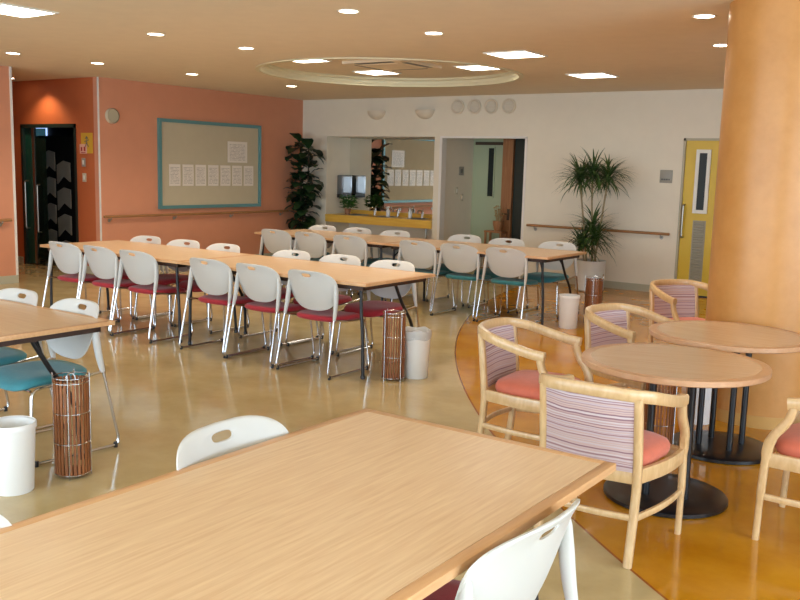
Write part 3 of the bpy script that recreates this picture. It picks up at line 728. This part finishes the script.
def chair(color, x, y, rz, lab, group):
    mat = M_red if color == 'red' else M_teal
    if color not in protos:
        c = make_chair(lab, mat); c.location = (x, y, 0); c.rotation_euler = (0,0,rz); c['group'] = group; protos[color] = c; return c
    return dup(protos[color], (x, y, 0), rz, lab, group)
def rj(a=.05): return random.uniform(-a, a)
ordl = ['first','second','third','fourth','fifth','sixth']
for k, x in enumerate((-7.635, -7.09, -6.545, -5.63, -5.075, -4.49)):
    chair('red', x, 5.375+rj(.01), rj(.03), 'red-seated white plastic chair, %s from the left along the near side of the middle row' % ordl[k], 'red chairs along the near side of the middle row')
for k, (x, y) in enumerate(((-7.66,5.95), (-7.07,5.95), (-6.50,5.95), (-5.62,5.97), (-5.06,6.0), (-4.46,5.97))):
    chair('red', x, y, PI+rj(.04), 'red-seated white plastic chair, %s from the left along the far side of the middle row' % ordl[k], 'red chairs along the far side of the middle row')
for k, (x, y) in enumerate(((-7.68,8.36), (-7.11,8.35), (-6.53,8.38), (-5.60,8.42), (-5.06,8.43), (-4.49,8.43))):
    chair('teal', x, y, rj(.02), 'teal-seated white plastic chair, %s from the left along the near side of the back row' % ordl[k], 'teal chairs along the near side of the back row')
for k, (x, y) in enumerate(((-7.79,8.97), (-7.22,8.99), (-6.62,9.00), (-5.68,9.15), (-5.06,9.09), (-4.45,9.15))):
    chair('teal', x, y, PI+rj(.05), 'teal-seated white plastic chair, %s from the left along the far side of the back row' % ordl[k], 'teal chairs along the far side of the back row')
chair('teal', -4.95, 2.79, PI, 'teal-seated white plastic chair behind the left table, the one cut by the picture edge', 'teal chairs at the left table')
chair('teal', -4.37, 2.79, PI-.06, 'teal-seated white plastic chair behind the left table, beside the slatted basket', 'teal chairs at the left table')
chair('red', -1.705, 1.87, -PI/2+.05, 'white plastic chair tucked into the left side of the nearest table', 'chairs at the nearest table')
chair('red', -1.69, .88, -PI/2, 'white plastic chair barely in view at the lower left corner by the nearest table', 'chairs at the nearest table')
chair('red', -1.115, 1.84, PI/2-.04, 'white plastic chair at the right side of the nearest table, cut by the bottom edge', 'chairs at the nearest table')

# ------------------------------------------------------ wooden armchairs
def make_armchair(label):
    t = thing('armchair', label, 'armchair')
    # continuous back-and-arm rail
    ctl = [(-.266,.135,.640),(-.268,.05,.650),(-.266,-.07,.676),(-.250,-.19,.706),(-.185,-.275,.722),(-.09,-.305,.728),(0,-.312,.729)]
    ctl = ctl + [(-x, y, z) for x, y, z in ctl[-2::-1]]
    m = MB(); p_ = bez(ctl, 5); m.bar(p_, .036, .050, c=.18); obj('arm_rail', m, M_chairwood, t, 50)
    for s_ in (-1, 1):
        m = MB(); m.bar(bez([(s_*.205,-.262,0),(s_*.208,-.235,.22),(s_*.21,-.228,.40),(s_*.208,-.262,.71)], 6), .034, .034, up=(0,1,0), c=.2); obj('rear_leg', m, M_chairwood, t, 50)
        m = MB(); m.bar(bez([(s_*.252,.222,0),(s_*.256,.215,.22),(s_*.256,.205,.40),(s_*.262,.185,.48),(s_*.264,.13,.56),(s_*.265,.108,.63)], 6), [.026]*6+[.030]*6+[.036]*6+[.036]*6+[.036]*6+[.036], [.028]*6+[.034]*6+[.044]*6+[.04]*6+[.036]*6+[.036], up=(0,1,0), c=.2); obj('front_leg', m, M_chairwood, t, 50)
        m = MB(); m.bar(bez([(s_*.205,-.225,.375),(s_*.244,-.06,.375),(s_*.258,.07,.375),(s_*.254,.20,.375)],5), .024, .062, c=.12); obj('seat_rail', m, M_chairwood, t, 50)
        m = MB(); m.bar(bez([(s_*.214,-.235,.205),(s_*.246,-.07,.205),(s_*.258,.07,.205),(s_*.256,.21,.205)], 5), .018, .028, c=.2); obj('stretcher', m, M_chairwood, t, 50)
    m = MB(); m.bar([(-.247,.205,.375),(0,.228,.375),(.247,.205,.375)], .024, .062, c=.12); obj('seat_rail', m, M_chairwood, t, 50)
    m = MB(); m.bar(bez([(-.205,-.222,.375),(0,-.25,.375),(.205,-.222,.375)], 5), .024, .062, c=.12); obj('seat_rail', m, M_chairwood, t, 50)
    m = MB(); m.bar(bez([(-.214,-.238,.205),(0,-.268,.205),(.214,-.238,.205)], 5), .018, .026, c=.2); obj('stretcher', m, M_chairwood, t, 50)
    # upholstered back panel between the rear posts
    m = MB(); nu, nv = 12, 12; F = []; B = []
    for j in range(nv+1):
        v = j/nv; z = .395 + v*.315
        for i in range(nu+1):
            u = i/nu*2-1; x = u*.193
            yc = -.232 - .034*v**1.5 - .040*(1-u*u)*(.5+.5*v)
            puff = .012 + .014*(1-u**4)*(1-(2*v-1)**4)
            F.append((x, yc+puff, z)); B.append((x, yc-puff*.8, z))
    NV = len(F); fs = []; W_ = nu+1
    for j in range(nv):
        for i in range(nu):
            a = j*W_+i; fs += [(a,a+1,a+W_+1,a+W_), (NV+a+W_,NV+a+W_+1,NV+a+1,NV+a)]
    bd = [i for i in range(nu)] + [j*W_+nu for j in range(nv)] + [nv*W_+nu-i for i in range(nu)] + [(nv-j)*W_ for j in range(nv)]
    for q in range(len(bd)): a, c = bd[q], bd[(q+1) % len(bd)]; fs.append((a, NV+a, NV+c, c))
    m.add(F+B, fs); obj('back_panel', m, M_stripe, t, 60)
    m = MB(); n = 40; vs = []
    prof = ((.97,.392),(1.0,.41),(1.0,.43),(.96,.447),(.84,.461),(.6,.472),(.3,.477),(0,.479))
    for sc, z in prof:
        for k in range(n):
            a = 2*PI*k/n; c, s2 = math.cos(a), math.sin(a)
            y = .0 + .205*sc*math.copysign(abs(s2)**.5, s2); x = (.222 + .06*y)*sc*math.copysign(abs(c)**.5, c); vs.append((x, y, z))
    fs = [(i*n+k, i*n+(k+1)%n, (i+1)*n+(k+1)%n, (i+1)*n+k) for i in range(len(prof)-1) for k in range(n)]; fs.append(list(range(n)))
    m.add(vs, fs); obj('seat', m, M_salmon, t, 60)
    return t
GA = 'wooden armchairs at the round tables'
D = math.radians
a0 = make_armchair('striped-back wooden armchair seen from behind, right of the nearest table'); a0.location = (-1.43, 3.655, 0); a0['group'] = GA
def arm(x, y, face, lab): return dup(a0, (x, y, 0), D(face-90), lab, GA)
arm(-2.17, 4.42, 4, 'wooden armchair left of the front round table, its salmon seat fully in view')
arm(-1.96, 5.39, -14, 'wooden armchair behind the front round table, second of the three on the left')
arm(-2.15, 7.03, -36, 'smallest wooden armchair in view, in front of the yellow door')
arm(-.66, 4.29, 180, 'wooden armchair cut off by the right edge of the picture')

# ----------------------------------------------------------- round tables
def make_round(label):
    t = thing('pedestal_table', label, 'table', (0,0,0), 0, 'round pedestal tables')
    z = .697
    m = MB(); m.lathe([(.001,z-.03),(.44,z-.03),(.445,z-.026),(.445,z-.002),(.44,z),(.40,z)], 72, capb=False, capt=False); obj('edge_band', m, M_roundedge, t, 50)
    m = MB(); m.lathe([(.001,z-.012),(.40,z-.012),(.4005,z+.0002),(.001,z+.0002)], 72, capb=False, capt=False); obj('tabletop', m, M_round, t, 50)
    m = MB(); m.lathe([(.29,0),(.30,.005),(.30,.022),(.285,.03),(.16,.036)], 64); obj('base_plate', m, M_blackbase, t, 40)
    m = MB(); m.lathe([(.165,z-.045),(.165,z-.03)], 40); obj('mount_plate', m, M_black, t)
    for k in range(4):
        a = PI/4+k*PI/2
        m = MB(); m.lathe([(.0175,.034),(.0175,z-.04)], 16, .13*math.cos(a), .13*math.sin(a)); obj('column', m, M_black, t)
    return t
r0 = make_round('round maple pedestal table in front, between the wooden armchairs'); r0.location = (-1.385, 4.30, 0); r0.rotation_euler = (0,0,D(19))
dup(r0, (-1.40, 5.29, 0), D(-6.5), 'round maple pedestal table behind, against the orange pillar')

# ------------------------------------------------------ bins and baskets
def make_bin(label):
    t = thing('waste_bin', label, 'bin', (0,0,0), 0, 'white waste bins')
    m = MB(); m.lathe([(.088,0),(.092,.005),(.107,.32),(.107,.335),(.101,.335),(.099,.32),(.086,.012),(.001,.012)], 40, capt=False); obj('bucket', m, M_bin, t, 50)
    m = MB(); m.lathe([(.1075,.312),(.1125,.314),(.1125,.338),(.108,.342),(.1015,.338)], 40, capb=False, capt=False); obj('rim', m, M_bin, t, 50)
    return t
b0 = make_bin('white waste bin at the left edge beside the slatted basket'); b0.location = (-3.905, 2.33, 0)
bm_ = dup(b0, (-3.80, 5.61, 0), 0, 'white waste bin with a plastic liner at the end of the middle row')
dup(b0, (-3.875, 8.505, 0), 0, 'white waste bin at the end of the back row')
dup(b0, (-1.70, 5.80, 0), 0, 'white waste bin beside the orange pillar, seen behind the round tables')
m = MB(); prof = []
n = 40; vs = []
for q, (r_, z) in enumerate(((.1135,.305),(.115,.33),(.116,.352),(.112,.372),(.104,.365),(.10,.34))):
    for k in range(n):
        a = 2*PI*k/n; w_ = 1 + .02*math.sin(a*7+q); vs.append((r_*w_*math.cos(a), r_*w_*math.sin(a), z + .006*math.sin(a*5+q*2)))
m.add(vs, [(i*n+k, i*n+(k+1)%n, (i+1)*n+(k+1)%n, (i+1)*n+k) for i in range(5) for k in range(n)])
o = obj('bin_liner', m, M_liner, bm_, 60); o['label'] = 'clear plastic liner folded over the rim'

def make_basket(label):
    t = thing('slatted_basket', label, 'basket', (0,0,0), 0, 'slatted wooden baskets')
    m = MB(); n = 26; rr = .083
    for k in range(n):
        a = 2*PI*k/n; c, s_ = math.cos(a), math.sin(a); w_ = .0062
        p1 = Vector((rr*c, rr*s_, 0)); tx = Vector((-s_, c, 0)); nx = Vector((c, s_, 0))
        vs = [p1 + tx*i*w_ + nx*j*.0025 + Vector((0,0,z)) for z in (.015,.50) for i, j in ((-1,-1),(1,-1),(1,1),(-1,1))]
        m.add(vs, [(0,1,5,4),(1,2,6,5),(2,3,7,6),(3,0,4,7),(3,2,1,0),(4,5,6,7)])
    obj('slats', m, M_slat, t, None)
    m = MB(); m.lathe([(.001,.012),(.07,.012),(.072,.02),(.001,.02)], 30, capb=False, capt=False); obj('bottom', m, M_slat, t)
    for z in (.02, .18, .335, .49, .515):
        m = MB(); m.tube([(.0875*math.cos(2*PI*k/30), .0875*math.sin(2*PI*k/30), z) for k in range(30)], .0026, 6, True); obj('wire_ring', m, M_chrome, t)
    for k in range(4):
        a = PI/4+k*PI/2; m = MB(); m.tube([(.089*math.cos(a), .089*math.sin(a), .0), (.089*math.cos(a), .089*math.sin(a), .535)], .0024, 6); obj('wire_upright', m, M_chrome, t)
    m = MB(); a = -.6; c, s_ = math.cos(a), math.sin(a)
    m.tube([(.088*c-s_*.022*math.cos(b_), .088*s_+c*.022*math.cos(b_), .515+.035*math.sin(b_)) for b_ in [PI*k/10 for k in range(11)]], .003, 6); obj('wire_loop', m, M_chrome, t)
    return t
k0 = make_basket('brown slatted basket beside the left table and its white bin'); k0.location = (-3.878, 2.64, 0)
dup(k0, (-3.885, 5.43, 0), .5, 'brown slatted basket next to the white bin at the end of the middle row')
dup(k0, (-3.73, 8.79, 0), 1.1, 'brown slatted basket behind the white bin at the end of the back row')
dup(k0, (-1.67, 4.985, 0), .8, 'brown slatted basket seen through the legs of the round tables')

# ------------------------------------------------------------------ plants
dr = thing('potted_dracaena', 'tall spiky dracaena with two leaf heads in a grey-white pot by the cream wall', 'plant', (-4.92, 11.43, 0))
m = MB(); m.lathe([(.165,0),(.19,.02),(.20,.38),(.205,.40),(.205,.42),(.185,.42),(.18,.36)], 40, capt=False); pot = obj('pot', m, M_pot, dr)
m = MB(); m.lathe([(.181,.365),(.001,.375)], 30, capb=False, capt=False); obj('soil', m, M_soil, dr)
random.seed(11)
def strap(mb, base, az, L, el, droop, w_):
    d_ = Vector((math.cos(az), math.sin(az), 0)); s_ = Vector((-d_.y, d_.x, 0)); p_ = Vector(base); e_ = el; n = 7; vs = []
    for i in range(n+1):
        t_ = i/n; ww = w_*(.5+1.5*t_ if t_ < .33 else 1.0*(1-((t_-.33)/.67)**1.6))+.0006
        q = p_.copy(); q.y = min(q.y, YF-.02-dr.location.y)
        vs += [q+s_*ww+Vector((0,0,.25*ww)), q, q-s_*ww+Vector((0,0,.25*ww))]
        p_ = p_ + (d_*math.cos(e_) + Vector((0,0,math.sin(e_))))*(L/n); e_ -= droop/n
    fs = []
    for i in range(n):
        a = i*3; fs += [(a,a+1,a+4,a+3), (a+1,a+2,a+5,a+4)]
    mb.add(vs, fs)
heads = [(-.22,-.02,1.52), (-.02,-.05,1.58), (.19,-.02,1.54), (-.14,-.02,.64), (.07,-.06,.72), (.0,.0,.86)]
for k, (hx_, hy_, hz_) in enumerate(heads):
    m = MB(); sx_, sy_ = (.05*(k % 3-1), .03*((k*2) % 3-1))
    if k < 3: m.tube(bez([(sx_*1.0,sy_,.37),(sx_+hx_*.25,sy_,.8),(hx_*.75,hy_*.7,1.15),(hx_,hy_,hz_)], 5), .013, 7)
    else: m.tube([(sx_*1.5,sy_,.37),(hx_,hy_,hz_)], .012, 7)
    obj('stem', m, M_stem, dr)
    m = MB()
    for q in range(125 if k < 3 else 100):
        az = random.uniform(0, 2*PI); el = random.uniform(-.25, 1.35); L = random.uniform(.30,.46) if k < 3 else random.uniform(.28,.46)
        strap(m, (hx_+random.uniform(-.02,.02), hy_+random.uniform(-.02,.02), hz_+random.uniform(-.10,.05)), az, L, el, random.uniform(.5,1.6), .0115)
    obj('leaf_crown', m, M_leaf_drac, dr, 60)

fg = thing('potted_fig', 'tall dark fiddle-leaf fig plant in the corner between the orange and cream walls', 'plant', (-10.30, 11.62, 0))
m = MB(); m.lathe([(.14,0),(.16,.02),(.19,.30),(.195,.32),(.18,.32),(.17,.28)], 32, capt=False); obj('pot', m, M_pot, fg)
m = MB(); m.lathe([(.171,.29),(.001,.30)], 30, capb=False, capt=False); obj('soil', m, M_soil, fg)
stems = [[(0,0,.29),(-.03,.02,.8),(-.06,0,1.4),(-.10,.02,1.95)], [(.04,.02,.29),(.06,-.02,.8),(.10,.0,1.3),(.13,-.02,1.9)], [(-.03,-.03,.29),(.0,-.06,.7),(.02,-.08,1.1),(.0,-.1,1.5)]]
leafs = []
random.seed(5)
for st in stems:
    m = MB(); pp = bez(st, 8); m.tube(pp, .012, 7); obj('stem', m, M_stem_dk, fg)
    m = MB(); az = random.uniform(0, 6)
    for i in range(3, len(pp)):
        for rep in range(2):
            az += 2.39 + random.uniform(-.3,.3); base = Vector(pp[i]) + Vector((0,0,random.uniform(-.04,.04)))
            L = random.uniform(.21,.34); el = random.uniform(-.35,.9); wd = L*.34
            d_ = Vector((math.cos(az), math.sin(az), 0)); s_ = Vector((-d_.y, d_.x, 0)); n = 7; vs = []; e_ = el; p_ = base + d_*.02
            for j in range(n+1):
                t_ = j/n; ww = wd*(math.sin(PI*min(1, t_**1.25*.98+.02)))**.8 + .002
                for sg in (-1, 0, 1):
                    q = p_ + s_*ww*sg + Vector((0,0,.18*ww*abs(sg) + .008*math.sin(t_*18+sg)))
                    q.x = max(q.x, XL+.02-fg.location.x); q.y = min(q.y, YF-.02-fg.location.y); vs.append(q)
                p_ = p_ + (d_*math.cos(e_) + Vector((0,0,math.sin(e_))))*(L/n); e_ -= .9/n
            fs = []
            for j in range(n):
                a = j*3; fs += [(a,a+1,a+4,a+3), (a+1,a+2,a+5,a+4)]
            m.add(vs, fs)
    obj('leaves', m, M_leaf_ficus, fg, 60)

# ------------------------------------------------------------------ light
def portal(name, loc, rot, sx, sy):
    l = bpy.data.lights.new(name, 'AREA'); l.shape = 'RECTANGLE'; l.size = sx; l.size_y = sy; l.energy = 1
    l.cycles.is_portal = True
    o = bpy.data.objects.new(name, l); COL.objects.link(o); o.location = loc; o.rotation_euler = rot
for x in (-8.0, -4.3, -.6): portal('window_portal', (x, YB-.02, 1.45), (D(90),0,0), 3.2, 2.3)
for y in (-.7, 3.2): portal('window_portal', (XR+.02, y, 1.45), (D(90),0,D(90)), 3.4, 2.3)
wd = bpy.data.worlds.new('daylight'); S.world = wd; wd.use_nodes = True
bg = wd.node_tree.nodes['Background']; bg.inputs['Color'].default_value = (.68,.85,1.0,1); bg.inputs['Strength'].default_value = 6.2
def spot(name, loc, e, size, blend, c, r=.04):
    l = bpy.data.lights.new(name, 'SPOT'); l.energy = e; l.spot_size = D(size); l.spot_blend = blend; l.color = c; l.shadow_soft_size = r
    o = bpy.data.objects.new(name, l); COL.objects.link(o); o.location = loc; return o
rs = spot('recess_downlight_beam', (-11.75, 7.47, 2.69), 26, 118, .6, (1,.78,.5))
for x, y, lab in DL: spot('downlight_beam', (x, y, ZC-.02), 36, 130, .8, (1,.86,.66), .06)

# ----------------------------------------------------------------- camera
cam = bpy.data.cameras.new('camera'); co = bpy.data.objects.new('camera', cam); COL.objects.link(co)
rt = Vector((0.8138,0.5805,0.0270)); fw = Vector((-0.5712,0.8078,-0.1457)).normalized()
rt = (rt - fw*rt.dot(fw)).normalized(); up = rt.cross(fw)
co.matrix_world = Matrix(((rt.x,up.x,-fw.x,0),(rt.y,up.y,-fw.y,0),(rt.z,up.z,-fw.z,1.5933),(0,0,0,1)))
cam.sensor_width = 36; cam.lens = 897.33/800*36; cam.clip_start = .05
S.camera = co
vs_ = S.view_settings
vs_.view_transform = 'Standard'; vs_.look = 'None'; vs_.gamma = 1; vs_.use_curve_mapping = False; vs_.exposure = 0.62
